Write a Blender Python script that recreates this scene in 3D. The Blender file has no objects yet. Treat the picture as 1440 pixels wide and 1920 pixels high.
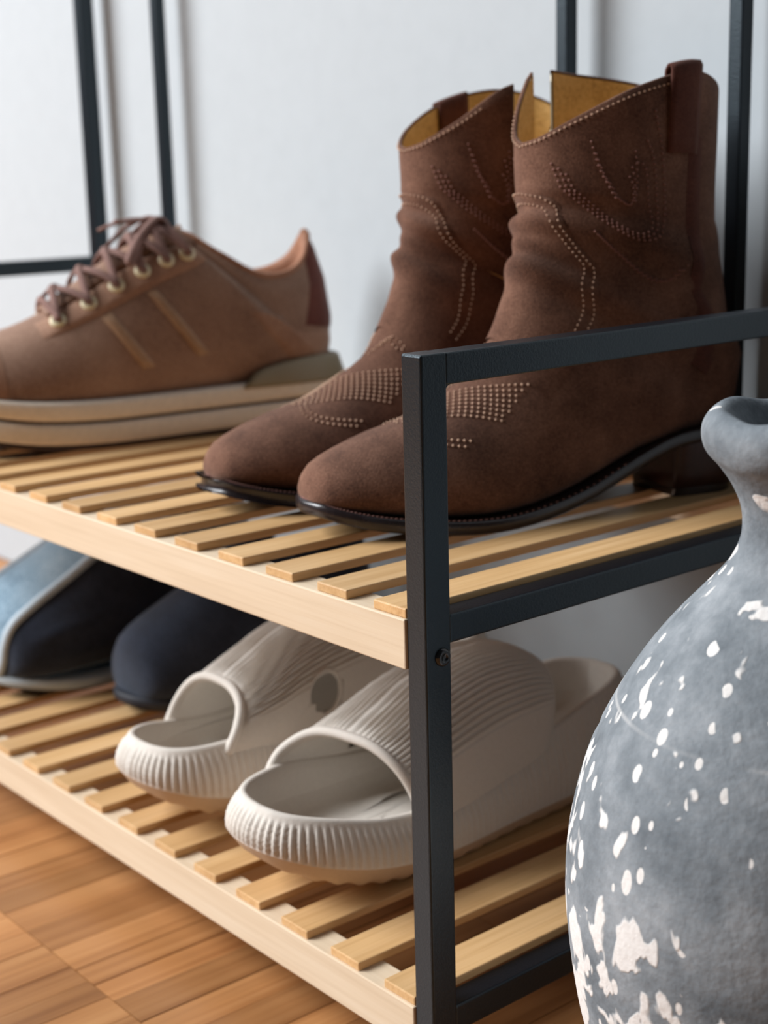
import bpy, bmesh, math, random
from mathutils import Vector, Matrix
import numpy as np

scene = bpy.context.scene
random.seed(7)

# ------------------------------------------------------------------ camera
CAM = Vector((0.520519, -0.455405, 0.211192))
YAW, PITCH, ROLL, FPX = 0.87905, -0.22653, -0.02632, 2800.6
fw = Vector((-math.sin(YAW) * math.cos(PITCH), math.cos(YAW) * math.cos(PITCH), math.sin(PITCH)))
rt0 = Vector((math.cos(YAW), math.sin(YAW), 0)); up0 = rt0.cross(fw)
rt = math.cos(ROLL) * rt0 + math.sin(ROLL) * up0
up = -math.sin(ROLL) * rt0 + math.cos(ROLL) * up0
cd = bpy.data.cameras.new('camera')
cam = bpy.data.objects.new('camera', cd)
scene.collection.objects.link(cam)
m = Matrix((rt, up, -fw)).transposed().to_4x4(); m.translation = CAM
cam.matrix_world = m
cd.sensor_fit = 'HORIZONTAL'; cd.sensor_width = 36.0
cd.lens = 36.0 * FPX / 1440.0
cd.clip_start = 0.01
cd.dof.use_dof = True
cd.dof.focus_distance = 0.715
cd.dof.aperture_fstop = 10.5
cd.dof.aperture_blades = 0
scene.camera = cam

# ------------------------------------------------------------------ world, light, exposure
world = bpy.data.worlds.new('room_ambience'); scene.world = world; world.use_nodes = True
bg = world.node_tree.nodes['Background']
bg.inputs[0].default_value = (0.62, 0.72, 0.82, 1); bg.inputs[1].default_value = 0.035

def area_light(name, loc, target, sx, sy, power, col):
    ld = bpy.data.lights.new(name, 'AREA'); ld.shape = 'RECTANGLE'; ld.size = sx; ld.size_y = sy
    ld.energy = power; ld.color = col
    o = bpy.data.objects.new(name, ld); scene.collection.objects.link(o)
    o.location = loc
    o.rotation_euler = (Vector(target) - Vector(loc)).to_track_quat('-Z', 'Y').to_euler()
    return o
area_light('window_daylight', (-2.85, -2.65, 2.60), (-0.3, 0.15, -0.05), 3.1, 2.5, 440, (0.94, 0.97, 1.0))

scene.view_settings.view_transform = 'Standard'
scene.view_settings.look = 'None'
scene.view_settings.gamma = 1.0
scene.view_settings.use_curve_mapping = False
scene.view_settings.exposure = 0.0

# ------------------------------------------------------------------ rack dimensions (metres, z = 0 is the top of the upper slats)
TX, TY = 0.0144, 0.0166
ZT, RT = 0.1258, 0.0156
X0, PITCH_S, WS = -0.0151, 0.04666, 0.02507
TS, HB = 0.0051, 0.0260
YB = -0.0012
H = 0.2115
D, L = 0.3582, 0.9536
FLOOR = -0.28
YW = 0.388

# ------------------------------------------------------------------ materials
def srgb(r, g, b):
    f = lambda c: (c / 255) / 12.92 if c / 255 <= 0.04045 else ((c / 255 + 0.055) / 1.055) ** 2.4
    return (f(r), f(g), f(b), 1)

class NT:
    def __init__(self, name):
        self.m = bpy.data.materials.new(name); self.m.use_nodes = True
        self.t = self.m.node_tree; self.b = self.t.nodes['Principled BSDF']
    def n(self, typ, **kw):
        nd = self.t.nodes.new(typ)
        for k, v in kw.items():
            if k.startswith('i_'):
                key = k[2:].replace('_', ' ')
                nd.inputs[int(key) if key.isdigit() else key].default_value = v
            else: setattr(nd, k, v)
        return nd
    def l(self, a, ao, b, bi): self.t.links.new(a.outputs[ao], b.inputs[bi])
    def ramp(self, stops, interp='LINEAR'):
        r = self.t.nodes.new('ShaderNodeValToRGB'); cr = r.color_ramp; cr.interpolation = interp
        while len(cr.elements) < len(stops): cr.elements.new(0.5)
        for e, (p, c) in zip(cr.elements, stops): e.position = p; e.color = c
        return r
    def bump(self, src, out, strength, dist):
        b = self.n('ShaderNodeBump'); b.inputs['Strength'].default_value = strength; b.inputs['Distance'].default_value = dist
        self.l(src, out, b, 'Height'); self.l(b, 'Normal', self.b, 'Normal'); return b

def mat_plain(name, col, rough=0.6, spec=0.5, bump=0, scale=200, vary=0.0, coat=0.0):
    M = NT(name); M.b.inputs['Base Color'].default_value = col
    M.b.inputs['Roughness'].default_value = rough; M.b.inputs['Specular IOR Level'].default_value = spec
    M.b.inputs['Coat Weight'].default_value = coat
    tc = M.n('ShaderNodeTexCoord'); nz = M.n('ShaderNodeTexNoise', i_Scale=scale, i_Detail=4.0)
    M.l(tc, 'Object', nz, 'Vector')
    if vary:
        a = tuple(c * (1 - vary) for c in col[:3]) + (1,); b = tuple(min(1, c * (1 + vary)) for c in col[:3]) + (1,)
        r = M.ramp([(0.3, a), (0.7, b)]); M.l(nz, 'Fac', r, 'Fac'); M.l(r, 'Color', M.b, 'Base Color')
    if bump: M.bump(nz, 'Fac', bump, 0.001)
    return M.m

def mat_wood(name, c0, c1, c2, axis, rough=0.5, knots=True, fine=1.0, tint=0.25):
    """grain running along the given local axis; every object gets its own stretch of grain"""
    M = NT(name)
    tc = M.n('ShaderNodeTexCoord'); oi = M.n('ShaderNodeObjectInfo')
    sc = [420 * fine] * 3; sc[axis] = 9 * fine
    mul = M.n('ShaderNodeVectorMath', operation='MULTIPLY'); mul.inputs[1].default_value = sc
    off = M.n('ShaderNodeMath', operation='MULTIPLY'); off.inputs[1].default_value = 137.0
    add = M.n('ShaderNodeVectorMath', operation='ADD')
    M.l(tc, 'Object', mul, 0); M.l(oi, 'Random', off, 0); M.l(mul, 0, add, 0); M.l(off, 0, add, 1)
    nz = M.n('ShaderNodeTexNoise', i_Scale=1.0, i_Detail=3.0, i_Roughness=0.6); M.l(add, 0, nz, 'Vector')
    sc2 = [60 * fine] * 3; sc2[axis] = 6 * fine
    mul2 = M.n('ShaderNodeVectorMath', operation='MULTIPLY'); mul2.inputs[1].default_value = sc2
    add2 = M.n('ShaderNodeVectorMath', operation='ADD')
    M.l(tc, 'Object', mul2, 0); M.l(mul2, 0, add2, 0); M.l(off, 0, add2, 1)
    nz2 = M.n('ShaderNodeTexNoise', i_Scale=1.0, i_Detail=2.0); M.l(add2, 0, nz2, 'Vector')
    r = M.ramp([(0.28, c0), (0.5, c1), (0.75, c2)]); M.l(nz, 'Fac', r, 'Fac')
    r2 = M.ramp([(0.3, c0), (0.55, c1), (0.75, c2)]); M.l(nz2, 'Fac', r2, 'Fac')
    mx = M.n('ShaderNodeMix', data_type='RGBA'); mx.inputs[0].default_value = 0.5
    M.l(r, 'Color', mx, 6); M.l(r2, 'Color', mx, 7)
    # each piece a little lighter or darker than the next
    mr = M.n('ShaderNodeMapRange'); mr.inputs[3].default_value = 1 - tint; mr.inputs[4].default_value = 1 + tint * 0.45
    M.l(oi, 'Random', mr, 0)
    hs = M.n('ShaderNodeHueSaturation'); M.l(mr, 0, hs, 'Value'); M.l(mx, 2, hs, 'Color')
    M.l(hs, 'Color', M.b, 'Base Color')
    M.b.inputs['Roughness'].default_value = rough
    M.bump(nz, 'Fac', 0.12, 0.0006)
    return M.m

def mat_suede(name, c0, c1, c2, rough=0.95, sheen=0.25, tint=(1, 0.8, 0.7, 1), scale=900, patch=28):
    M = NT(name); tc = M.n('ShaderNodeTexCoord')
    n1 = M.n('ShaderNodeTexNoise', i_Scale=float(patch), i_Detail=5.0, i_Roughness=0.6); M.l(tc, 'Object', n1, 'Vector')
    n2 = M.n('ShaderNodeTexNoise', i_Scale=float(scale), i_Detail=3.0); M.l(tc, 'Object', n2, 'Vector')
    mx = M.n('ShaderNodeMix'); mx.inputs[0].default_value = 0.45
    M.l(n1, 'Fac', mx, 2); M.l(n2, 'Fac', mx, 3)
    r = M.ramp([(0.32, c0), (0.5, c1), (0.68, c2)]); M.l(mx, 0, r, 'Fac'); M.l(r, 'Color', M.b, 'Base Color')
    M.b.inputs['Roughness'].default_value = rough; M.b.inputs['Specular IOR Level'].default_value = 0.15
    M.b.inputs['Sheen Weight'].default_value = sheen; M.b.inputs['Sheen Roughness'].default_value = 0.5
    M.b.inputs['Sheen Tint'].default_value = tint
    M.bump(n2, 'Fac', 0.5, 0.0006)
    return M.m

BAM0, BAM1, BAM2 = srgb(186, 142, 92), srgb(214, 172, 120), srgb(228, 190, 142)
m_slat = mat_wood('bamboo_slat', BAM0, BAM1, BAM2, 1, 0.45, tint=0.16)
m_board = mat_wood('bamboo_board', srgb(210, 186, 156), srgb(225, 203, 174), srgb(232, 214, 189), 0, 0.5, tint=0.04)
m_plank = mat_wood('parquet_oak', srgb(140, 88, 48), srgb(184, 128, 78), srgb(206, 152, 100), 1, 0.4, fine=0.45, tint=0.3)
m_steel = mat_plain('black_powder_coat', (0.003, 0.004, 0.007, 1), 0.34, 0.6, 0.2, 900)
m_steel.node_tree.nodes['Principled BSDF'].inputs['Specular Tint'].default_value = (0.72, 0.9, 1.0, 1)
m_bolt = mat_plain('black_bolt', (0.010, 0.011, 0.013, 1), 0.22, 0.6)
m_wall = mat_plain('painted_wall', srgb(182, 188, 192), 0.9, 0.2, 0.15, 60, 0.015)
m_suede = mat_suede('brown_suede', srgb(62, 40, 32), srgb(102, 71, 57), srgb(134, 98, 80), sheen=0.14)
m_suede_tab = mat_suede('brown_suede_tab', srgb(62, 36, 31), srgb(88, 52, 43), srgb(104, 66, 54), sheen=0.15)
m_lining = mat_suede('tan_leather_lining', srgb(180, 142, 84), srgb(212, 172, 108), srgb(226, 190, 130), 0.6, 0.0, scale=400)
m_outsole = mat_plain('dark_leather_outsole', srgb(38, 30, 31), 0.27, 0.6, 0.1, 300, 0.2)
m_heel = mat_plain('stacked_leather_heel', srgb(52, 26, 22), 0.4, 0.5, 0.1, 200, 0.2)
m_stitch = mat_plain('cream_thread', srgb(214, 178, 152), 0.8, 0.2)
m_stitch_dark = mat_plain('rose_brown_thread', srgb(150, 108, 98), 0.8, 0.2)
m_metal = mat_plain('zip_metal', (0.35, 0.30, 0.22, 1), 0.45); m_metal.node_tree.nodes['Principled BSDF'].inputs['Metallic'].default_value = 1
m_leather = mat_suede('tan_brown_leather', srgb(118, 88, 72), srgb(149, 116, 97), srgb(168, 135, 115), 0.55, 0.1, scale=500, patch=16)
m_leather2 = mat_suede('tan_brown_leather_panel', srgb(130, 94, 76), srgb(162, 124, 102), srgb(180, 143, 120), 0.55, 0.1, scale=500, patch=16)
m_leather3 = mat_suede('pale_brown_leather_stripe', srgb(140, 108, 84), srgb(168, 134, 106), srgb(184, 150, 122), 0.5, 0.1, scale=500, patch=16)
m_leather_red = mat_suede('red_brown_leather', srgb(82, 40, 32), srgb(104, 54, 43), srgb(118, 66, 52), 0.6, 0.1, scale=500, patch=16)
m_pad = mat_suede('collar_leather', srgb(132, 88, 66), srgb(164, 116, 90), srgb(178, 132, 106), 0.6, 0.15, scale=500)
m_lace = mat_plain('brown_lace', srgb(134, 104, 96), 0.85, 0.2, 0.5, 1200, 0.25)
m_eyelet = mat_plain('pale_brass_eyelet', srgb(226, 214, 176), 0.35, 0.6)
m_cream = mat_plain('cream_rubber', srgb(236, 222, 205), 0.6, 0.4, 0.1, 200, 0.05)
m_stab = mat_plain('olive_grey_rubber', srgb(142, 128, 102), 0.45, 0.5)
m_rubber = mat_plain('brown_rubber', srgb(58, 40, 34), 0.6, 0.4)
m_foam = mat_plain('beige_foam', srgb(216, 208, 198), 0.75, 0.3, 0.12, 500, 0.03)
m_foam_base = mat_plain('warm_beige_foam', srgb(200, 178, 152), 0.75, 0.3, 0.1, 500, 0.03)
m_blue = mat_suede('pale_blue_suede', srgb(84, 110, 128), srgb(138, 164, 182), srgb(176, 196, 208), 0.9, 0.3, (0.8, 0.9, 1, 1), 600, 22)
m_piping = mat_plain('grey_white_edging', srgb(176, 188, 196), 0.7)
m_tread = mat_plain('dark_navy_rubber', srgb(30, 33, 42), 0.6, 0.4)
m_navy = mat_suede('navy_suede', srgb(26, 30, 40), srgb(40, 46, 60), srgb(56, 64, 80), 0.9, 0.25, (0.8, 0.9, 1, 1), 600, 22)

# weathered clay
def make_clay():
    M = NT('weathered_grey_clay'); tc = M.n('ShaderNodeTexCoord')
    n1 = M.n('ShaderNodeTexNoise', i_Scale=22.0, i_Detail=7.0, i_Roughness=0.68); M.l(tc, 'Object', n1, 'Vector')
    r1 = M.ramp([(0.28, srgb(84, 91, 97)), (0.5, srgb(124, 130, 135)), (0.72, srgb(160, 164, 168))]); M.l(n1, 'Fac', r1, 'Fac')
    # drips and flakes of white lime: more of them low on the body and around the neck
    mul = M.n('ShaderNodeVectorMath', operation='MULTIPLY'); mul.inputs[1].default_value = (1, 1, 0.55); M.l(tc, 'Object', mul, 0)
    n2 = M.n('ShaderNodeTexNoise', i_Scale=78.0, i_Detail=2.0, i_Roughness=0.5, i_Distortion=0.35); M.l(mul, 0, n2, 'Vector')
    n3 = M.n('ShaderNodeTexNoise', i_Scale=9.0, i_Detail=2.0); M.l(tc, 'Object', n3, 'Vector')
    sx = M.n('ShaderNodeSeparateXYZ'); M.l(tc, 'Object', sx, 0)
    low = M.n('ShaderNodeMapRange', interpolation_type='SMOOTHSTEP'); M.l(sx, 'Z', low, 0)
    low.inputs[1].default_value = 0.22; low.inputs[2].default_value = 0.105; low.inputs[3].default_value = -0.06; low.inputs[4].default_value = 0.17
    nd = M.n('ShaderNodeMath', operation='SUBTRACT'); M.l(sx, 'Z', nd, 0); nd.inputs[1].default_value = 0.318
    na = M.n('ShaderNodeMath', operation='ABSOLUTE'); M.l(nd, 0, na, 0)
    nk = M.n('ShaderNodeMapRange', interpolation_type='SMOOTHSTEP'); M.l(na, 0, nk, 0)
    nk.inputs[1].default_value = 0.06; nk.inputs[2].default_value = 0.015; nk.inputs[3].default_value = 0.0; nk.inputs[4].default_value = 0.12
    a1 = M.n('ShaderNodeMath', operation='ADD'); M.l(n2, 'Fac', a1, 0); M.l(low, 0, a1, 1)
    a2 = M.n('ShaderNodeMath', operation='ADD'); M.l(a1, 0, a2, 0); M.l(nk, 0, a2, 1)
    s3 = M.n('ShaderNodeMath', operation='MULTIPLY_ADD'); s3.inputs[1].default_value = 0.45; s3.inputs[2].default_value = -0.225
    M.l(n3, 'Fac', s3, 0)
    sd = M.n('ShaderNodeMapRange', interpolation_type='SMOOTHSTEP'); dx = M.n('ShaderNodeVectorMath', operation='DOT_PRODUCT'); dx.inputs[1].default_value = (0.70, 0.71, 0); M.l(tc, 'Object', dx, 0); M.l(dx, 'Value', sd, 0)
    sd.inputs[1].default_value = -0.03; sd.inputs[2].default_value = -0.09; sd.inputs[3].default_value = 0.0; sd.inputs[4].default_value = 0.095
    a2b = M.n('ShaderNodeMath', operation='ADD'); M.l(a2, 0, a2b, 0); M.l(sd, 0, a2b, 1); a2 = a2b
    a3 = M.n('ShaderNodeMath', operation='ADD'); M.l(a2, 0, a3, 0); M.l(s3, 0, a3, 1)
    # round spatters
    vo = M.n('ShaderNodeTexVoronoi', i_Scale=135.0); M.l(mul, 0, vo, 'Vector')
    vc = M.n('ShaderNodeSeparateColor'); M.l(vo, 'Color', vc, 0)
    den = M.n('ShaderNodeMath', operation='MULTIPLY_ADD'); den.inputs[1].default_value = 1.9; den.inputs[2].default_value = 0.17
    lsum = M.n('ShaderNodeMath', operation='ADD'); M.l(low, 0, lsum, 0); M.l(sd, 0, lsum, 1); M.l(lsum, 0, den, 0)
    on = M.n('ShaderNodeMath', operation='LESS_THAN'); M.l(vc, 0, on, 0); M.l(den, 0, on, 1)
    rad = M.n('ShaderNodeMath', operation='MULTIPLY_ADD'); rad.inputs[1].default_value = 0.30; rad.inputs[2].default_value = 0.14; M.l(vc, 1, rad, 0)
    ins = M.n('ShaderNodeMath', operation='LESS_THAN'); M.l(vo, 'Distance', ins, 0); M.l(rad, 0, ins, 1)
    spot = M.n('ShaderNodeMath', operation='MULTIPLY'); M.l(on, 0, spot, 0); M.l(ins, 0, spot, 1)
    rm = M.ramp([(0.655, (0, 0, 0, 1)), (0.69, (1, 1, 1, 1))]); M.l(a3, 0, rm, 'Fac')
    # a pale scratched ring left by the wheel on the shoulder
    rg = M.n('ShaderNodeMath', operation='SUBTRACT'); M.l(sx, 'Z', rg, 0); rg.inputs[1].default_value = 0.2570
    rga = M.n('ShaderNodeMath', operation='ABSOLUTE'); M.l(rg, 0, rga, 0)
    rgm = M.n('ShaderNodeMapRange'); M.l(rga, 0, rgm, 0); rgm.inputs[1].default_value = 0.0012; rgm.inputs[2].default_value = 0.0003; rgm.inputs[3].default_value = 0; rgm.inputs[4].default_value = 1
    rgn = M.ramp([(0.42, (0, 0, 0, 1)), (0.56, (0.45, 0.45, 0.45, 1))]); M.l(n3, 'Fac', rgn, 'Fac')
    rgx = M.n('ShaderNodeMath', operation='MULTIPLY'); M.l(rgm, 0, rgx, 0); M.l(rgn, 'Color', rgx, 1)
    rm0 = M.n('ShaderNodeMath', operation='MAXIMUM'); M.l(rm, 'Color', rm0, 0); M.l(rgx, 0, rm0, 1)
    rmx = M.n('ShaderNodeMath', operation='MAXIMUM'); M.l(rm0, 0, rmx, 0); M.l(spot, 0, rmx, 1)
    mx = M.n('ShaderNodeMix', data_type='RGBA'); M.l(rmx, 0, mx, 0); M.l(r1, 'Color', mx, 6)
    mx.inputs[7].default_value = srgb(222, 218, 214)
    M.l(mx, 2, M.b, 'Base Color'); M.b.inputs['Roughness'].default_value = 0.85; M.b.inputs['Specular IOR Level'].default_value = 0.2
    n4 = M.n('ShaderNodeTexNoise', i_Scale=260.0, i_Detail=3.0); M.l(tc, 'Object', n4, 'Vector')
    ad = M.n('ShaderNodeMath', operation='MULTIPLY_ADD'); ad.inputs[1].default_value = 0.6; M.l(rm, 'Color', ad, 0); M.l(n4, 'Fac', ad, 2)
    M.bump(ad, 0, 0.5, 0.0012)
    return M.m
m_clay = make_clay()

# ------------------------------------------------------------------ mesh helpers
def link(name, me, parent=None):
    o = bpy.data.objects.new(name, me); scene.collection.objects.link(o)
    if parent is not None: o.parent = parent
    return o

def mesh_of(name, verts, faces, mat, smooth=True, merge=0.0, recalc=True):
    bm = bmesh.new()
    vs = [bm.verts.new(tuple(v)) for v in verts]
    for f in faces:
        if len(set(f)) < 3: continue
        try: bm.faces.new([vs[i] for i in f])
        except ValueError: pass
    if merge: bmesh.ops.remove_doubles(bm, verts=bm.verts, dist=merge)
    if recalc: bmesh.ops.recalc_face_normals(bm, faces=bm.faces)
    me = bpy.data.meshes.new(name); bm.to_mesh(me); bm.free()
    me.materials.append(mat)
    if smooth: me.polygons.foreach_set('use_smooth', [True] * len(me.polygons))
    return me

def add(name, verts, faces, mat, parent=None, smooth=True, merge=0.0, recalc=True):
    return link(name, mesh_of(name, verts, faces, mat, smooth, merge, recalc), parent)

def box_mesh(name, lo, hi, mat, bevel=0.0008, seg=2):
    bm = bmesh.new()
    bmesh.ops.create_cube(bm, size=1.0)
    for v in bm.verts:
        v.co = Vector([(lo[i] + hi[i]) / 2 + v.co[i] * (hi[i] - lo[i]) for i in range(3)])
    if bevel: bmesh.ops.bevel(bm, geom=list(bm.edges), offset=bevel, segments=seg, profile=0.5, affect='EDGES')
    me = bpy.data.meshes.new(name); bm.to_mesh(me); bm.free(); me.materials.append(mat)
    return me

def box(name, lo, hi, mat, parent=None, bevel=0.0008, seg=2):
    """box whose own origin is its centre"""
    c = [(lo[i] + hi[i]) / 2 for i in range(3)]
    me = box_mesh(name, [lo[i] - c[i] for i in range(3)], [hi[i] - c[i] for i in range(3)], mat, bevel, seg)
    o = link(name, me, parent); o.location = c
    return o

def grid_faces(nu, nv, closed=False, off=0):
    F = []
    for i in range(nu - 1):
        for j in range(nv if closed else nv - 1):
            j2 = (j + 1) % nv
            F.append((off + i * nv + j, off + i * nv + j2, off + (i + 1) * nv + j2, off + (i + 1) * nv + j))
    return F

def tube(pts, r, n=8, closed=False, flat=1.0):
    """swept tube; returns verts, faces"""
    P = [Vector(p) for p in pts]; V = []; N = len(P)
    prev = None
    for i in range(N):
        if closed: t = P[(i + 1) % N] - P[i - 1]
        else: t = P[min(i + 1, N - 1)] - P[max(i - 1, 0)]
        t.normalize()
        ref = prev if prev is not None else (Vector((0, 0, 1)) if abs(t.z) < 0.9 else Vector((1, 0, 0)))
        a = (ref - t * ref.dot(t)).normalized(); prev = a
        b = t.cross(a)
        rr = r[i] if isinstance(r, (list, tuple)) else r
        for k in range(n):
            ang = 2 * math.pi * k / n
            V.append(P[i] + a * math.cos(ang) * rr * flat + b * math.sin(ang) * rr)
    F = grid_faces(N, n, True)
    if closed: F += [((N - 1) * n + j, (N - 1) * n + (j + 1) % n, (j + 1) % n, j) for j in range(n)]
    else: F += [tuple(range(n))[::-1], tuple((N - 1) * n + j for j in range(n))]
    return V, F

def join(parts):
    V, F = [], []
    for v, f in parts:
        o = len(V); V += list(v); F += [tuple(i + o for i in q) for q in f]
    return V, F

def crom(P, t):
    """Catmull-Rom through numpy rows"""
    n = len(P) - 1; i = min(int(t), n - 1); f = t - i
    p0, p1, p2, p3 = P[max(i - 1, 0)], P[i], P[i + 1], P[min(i + 2, n)]
    return 0.5 * ((2 * p1) + (-p0 + p2) * f + (2 * p0 - 5 * p1 + 4 * p2 - p3) * f * f + (-p0 + 3 * p1 - 3 * p2 + p3) * f ** 3)

def interp(x, xs, ys): return float(np.interp(x, xs, ys))

def scurve(x, xs, ys):
    """smooth interpolation through (xs, ys) by Catmull-Rom on the parameter"""
    if x <= xs[0]: return ys[0]
    if x >= xs[-1]: return ys[-1]
    i = max(k for k in range(len(xs) - 1) if xs[k] <= x)
    f = (x - xs[i]) / (xs[i + 1] - xs[i])
    m = []
    for k in (i, i + 1):
        a, b = max(k - 1, 0), min(k + 1, len(xs) - 1)
        m.append((ys[b] - ys[a]) / (xs[b] - xs[a]) * (xs[i + 1] - xs[i]))
    f2, f3 = f * f, f ** 3
    return (2 * f3 - 3 * f2 + 1) * ys[i] + (f3 - 2 * f2 + f) * m[0] + (-2 * f3 + 3 * f2) * ys[i + 1] + (f3 - f2) * m[1]

class Loft:
    """shoe body: each section runs from a dorsal point A to a plantar (or back) point B in the side view (u, w),
    with a half width and two exponents that set where it is widest"""
    def __init__(self, secs, rings=(), sign=1):
        self.P = np.array([[a[0], a[1], b[0], b[1], W, p, q] for a, b, W, p, q in secs], float)
        self.rings = list(rings); self.n = len(secs) - 1; self.sign = sign
        self.tmax = self.n + len(self.rings)
    def sec(self, t, phi):
        au, aw, bu, bw, W, p, q = crom(self.P, t)
        s = (1 + math.cos(phi)) / 2; s0 = p / (p + q)
        e = 1e-6
        ww = ((max(s, e) / s0) ** p) * ((max(1 - s, e) / (1 - s0)) ** q)
        sg = 1 if math.sin(phi) > 1e-9 else (-1 if math.sin(phi) < -1e-9 else 0)
        return Vector((bu + (au - bu) * s, self.sign * sg * max(W, 0) * ww, bw + (aw - bw) * s))
    def ring(self, k, phi): return self.rings[k](phi)
    def pt(self, t, phi):
        if t <= self.n: return self.sec(t, phi)
        k = t - self.n; i = min(int(k), len(self.rings) - 1); f = k - i
        a = self.sec(self.n, phi) if i == 0 else self._r(i - 1, phi)
        b = self._r(i, phi)
        return a.lerp(b, f)
    def _r(self, i, phi):
        u, v, w = self.rings[i](phi); return Vector((u, self.sign * v, w))
    def normal(self, t, phi):
        d = 0.02
        a = self.pt(min(t + d, self.tmax), phi) - self.pt(max(t - d, 0), phi)
        b = self.pt(t, phi + d) - self.pt(t, phi - d)
        n = a.cross(b)
        if n.length < 1e-12: return Vector((1, 0, 0))
        n.normalize()
        # outward: away from the section's middle
        c = (self.pt(t, 0) + self.pt(t, math.pi)) / 2
        if n.dot(self.pt(t, phi) - c) < 0: n = -n
        return n
    def off(self, t, phi, d): return self.pt(t, phi) + self.normal(t, phi) * d

def empty(name, loc, rz=0.0, label=None, cat=None, group=None, rot=None):
    o = bpy.data.objects.new(name, None); scene.collection.objects.link(o)
    o.empty_display_size = 0.05; o.location = loc
    o.rotation_euler = rot if rot else (0, 0, rz)
    if label: o['label'] = label
    if cat: o['category'] = cat
    if group: o['group'] = group
    return o

def tag(o, label, cat, group=None):
    o['label'] = label; o['category'] = cat
    if group: o['group'] = group

def bead(c, n, t, r, ln):
    """small stitch: an elongated octahedral bead along t"""
    n = n.normalized(); t = (t - n * t.dot(n))
    t = t.normalized() if t.length > 1e-9 else n.orthogonal().normalized()
    b = n.cross(t)
    c = Vector(c)
    V = [c + t * ln, c - t * ln]
    for k in range(6):
        a = math.pi * k / 3
        V.append(c + (n * math.cos(a) + b * math.sin(a)) * r)
    F = [(0, 2 + k, 2 + (k + 1) % 6) for k in range(6)] + [(1, 2 + (k + 1) % 6, 2 + k) for k in range(6)]
    return V, F

def stitches(loft, path, step, r, ln, lift=0.0004):
    """beads along a polyline of (t, phi) on the loft"""
    pts = []
    for (t0, p0), (t1, p1) in zip(path[:-1], path[1:]):
        for k in range(12): pts.append((t0 + (t1 - t0) * k / 12, p0 + (p1 - p0) * k / 12))
    pts.append(path[-1])
    X = [loft.pt(*q) for q in pts]
    acc = 0.0; out = []; nxt = 0.0
    for i in range(len(X) - 1):
        seg = (X[i + 1] - X[i]).length
        while seg > 0 and nxt <= acc + seg:
            f = (nxt - acc) / seg
            t = pts[i][0] + (pts[i + 1][0] - pts[i][0]) * f; ph = pts[i][1] + (pts[i + 1][1] - pts[i][1]) * f
            n = loft.normal(t, ph)
            out.append(bead(loft.pt(t, ph) + n * lift, n, X[i + 1] - X[i], r, ln)); nxt += step
        acc += seg
    return out

def loft_body(L_, ts, nphi, phis=None, cap_tip=True):
    V = []
    ph = phis or [2 * math.pi * k / nphi for k in range(nphi)]
    for t in ts: V += [L_.pt(t, a) for a in ph]
    F = grid_faces(len(ts), len(ph), True)
    if cap_tip: F.append(tuple(range(len(ph))))
    return V, F

def sole_prism(outline_fn, n, zb, zt, inset_b=0.0, rings=None):
    """outline_fn(k) -> (u, v) for n stations round the sole; zb(u), zt(u) its lower and upper face"""
    pts = [outline_fn(2 * math.pi * k / n) for k in range(n)]
    cu = sum(p[0] for p in pts) / n
    V = []
    prof = rings or [(0.004, 0.0), (0.0012, 0.0), (0.0, 0.18), (0.0, 0.82), (0.0012, 1.0), (0.004, 1.0)]
    for ins, f in prof:
        for k, (u_, v_) in enumerate(pts):
            a, b = pts[(k + 1) % n], pts[k - 1]
            nx, ny = (a[1] - b[1]), -(a[0] - b[0]); ln = math.hypot(nx, ny) or 1
            nx, ny = nx / ln, ny / ln
            uu, vv = u_ - nx * ins, v_ - ny * ins
            V.append((uu, vv, zb(u_) + (zt(u_) - zb(u_)) * f))
    F = grid_faces(len(prof), n, True)
    # closing strips across the sole
    def cap(off, flip):
        out = []
        for k in range(n // 2 - 1):
            q = (off + k, off + k + 1, off + n - 2 - k, off + n - 1 - k)
            out.append(q[::-1] if flip else q)
        return out
    F += cap(0, False) + cap((len(prof) - 1) * n, True)
    return V, F

# ================================================================== the setting
def structure(o): o['kind'] = 'structure'; return o
structure(box('wall_back', (-3.2, YW, FLOOR), (0.42, YW + 0.08, 2.3), m_wall, bevel=0))
floor = structure(box('floor', (-3.2, -2.4, FLOOR - 0.06), (1.6, YW, FLOOR - 0.006), mat_plain('floor_bed', srgb(60, 38, 24), 0.9), bevel=0))
structure(box('baseboard_back', (-3.2, YW - 0.012, FLOOR), (0.42, YW, FLOOR + 0.055), m_wall, bevel=0.002))

# parquet: strips along y, ends lined up in rows
ROW = 0.235; Y_J = -0.064
FC = floor.location
def plank_geo(w, gap=0.0003):
    return box_mesh('plank', (-w / 2 + gap, -ROW / 2 + gap, -0.004), (w / 2 - gap, ROW / 2 - gap, 0.004), m_plank, 0, 1)
widths = [0.024, 0.028, 0.032, 0.036]
pm = {w: plank_geo(w) for w in widths}
rest = []
rng = random.Random(11)
for row in range(-7, 2):
    yc = Y_J + ROW * (row + 0.5)
    if yc + ROW / 2 > YW - 0.012: continue  # the last, cut row follows below
    x = -3.0 + rng.random() * 0.03
    while x < 1.5:
        w = rng.choice(widths)
        near = (-1.0 < x < 0.45) and row >= -1
        zj = FLOOR - 0.004 + rng.uniform(-0.00025, 0.00025)
        if near:
            o = link('plank', pm[w], floor)
            o.location = Vector((x + w / 2, yc, zj)) - FC
        else: rest.append((x + w / 2, yc, zj, w))
        x += w
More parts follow.
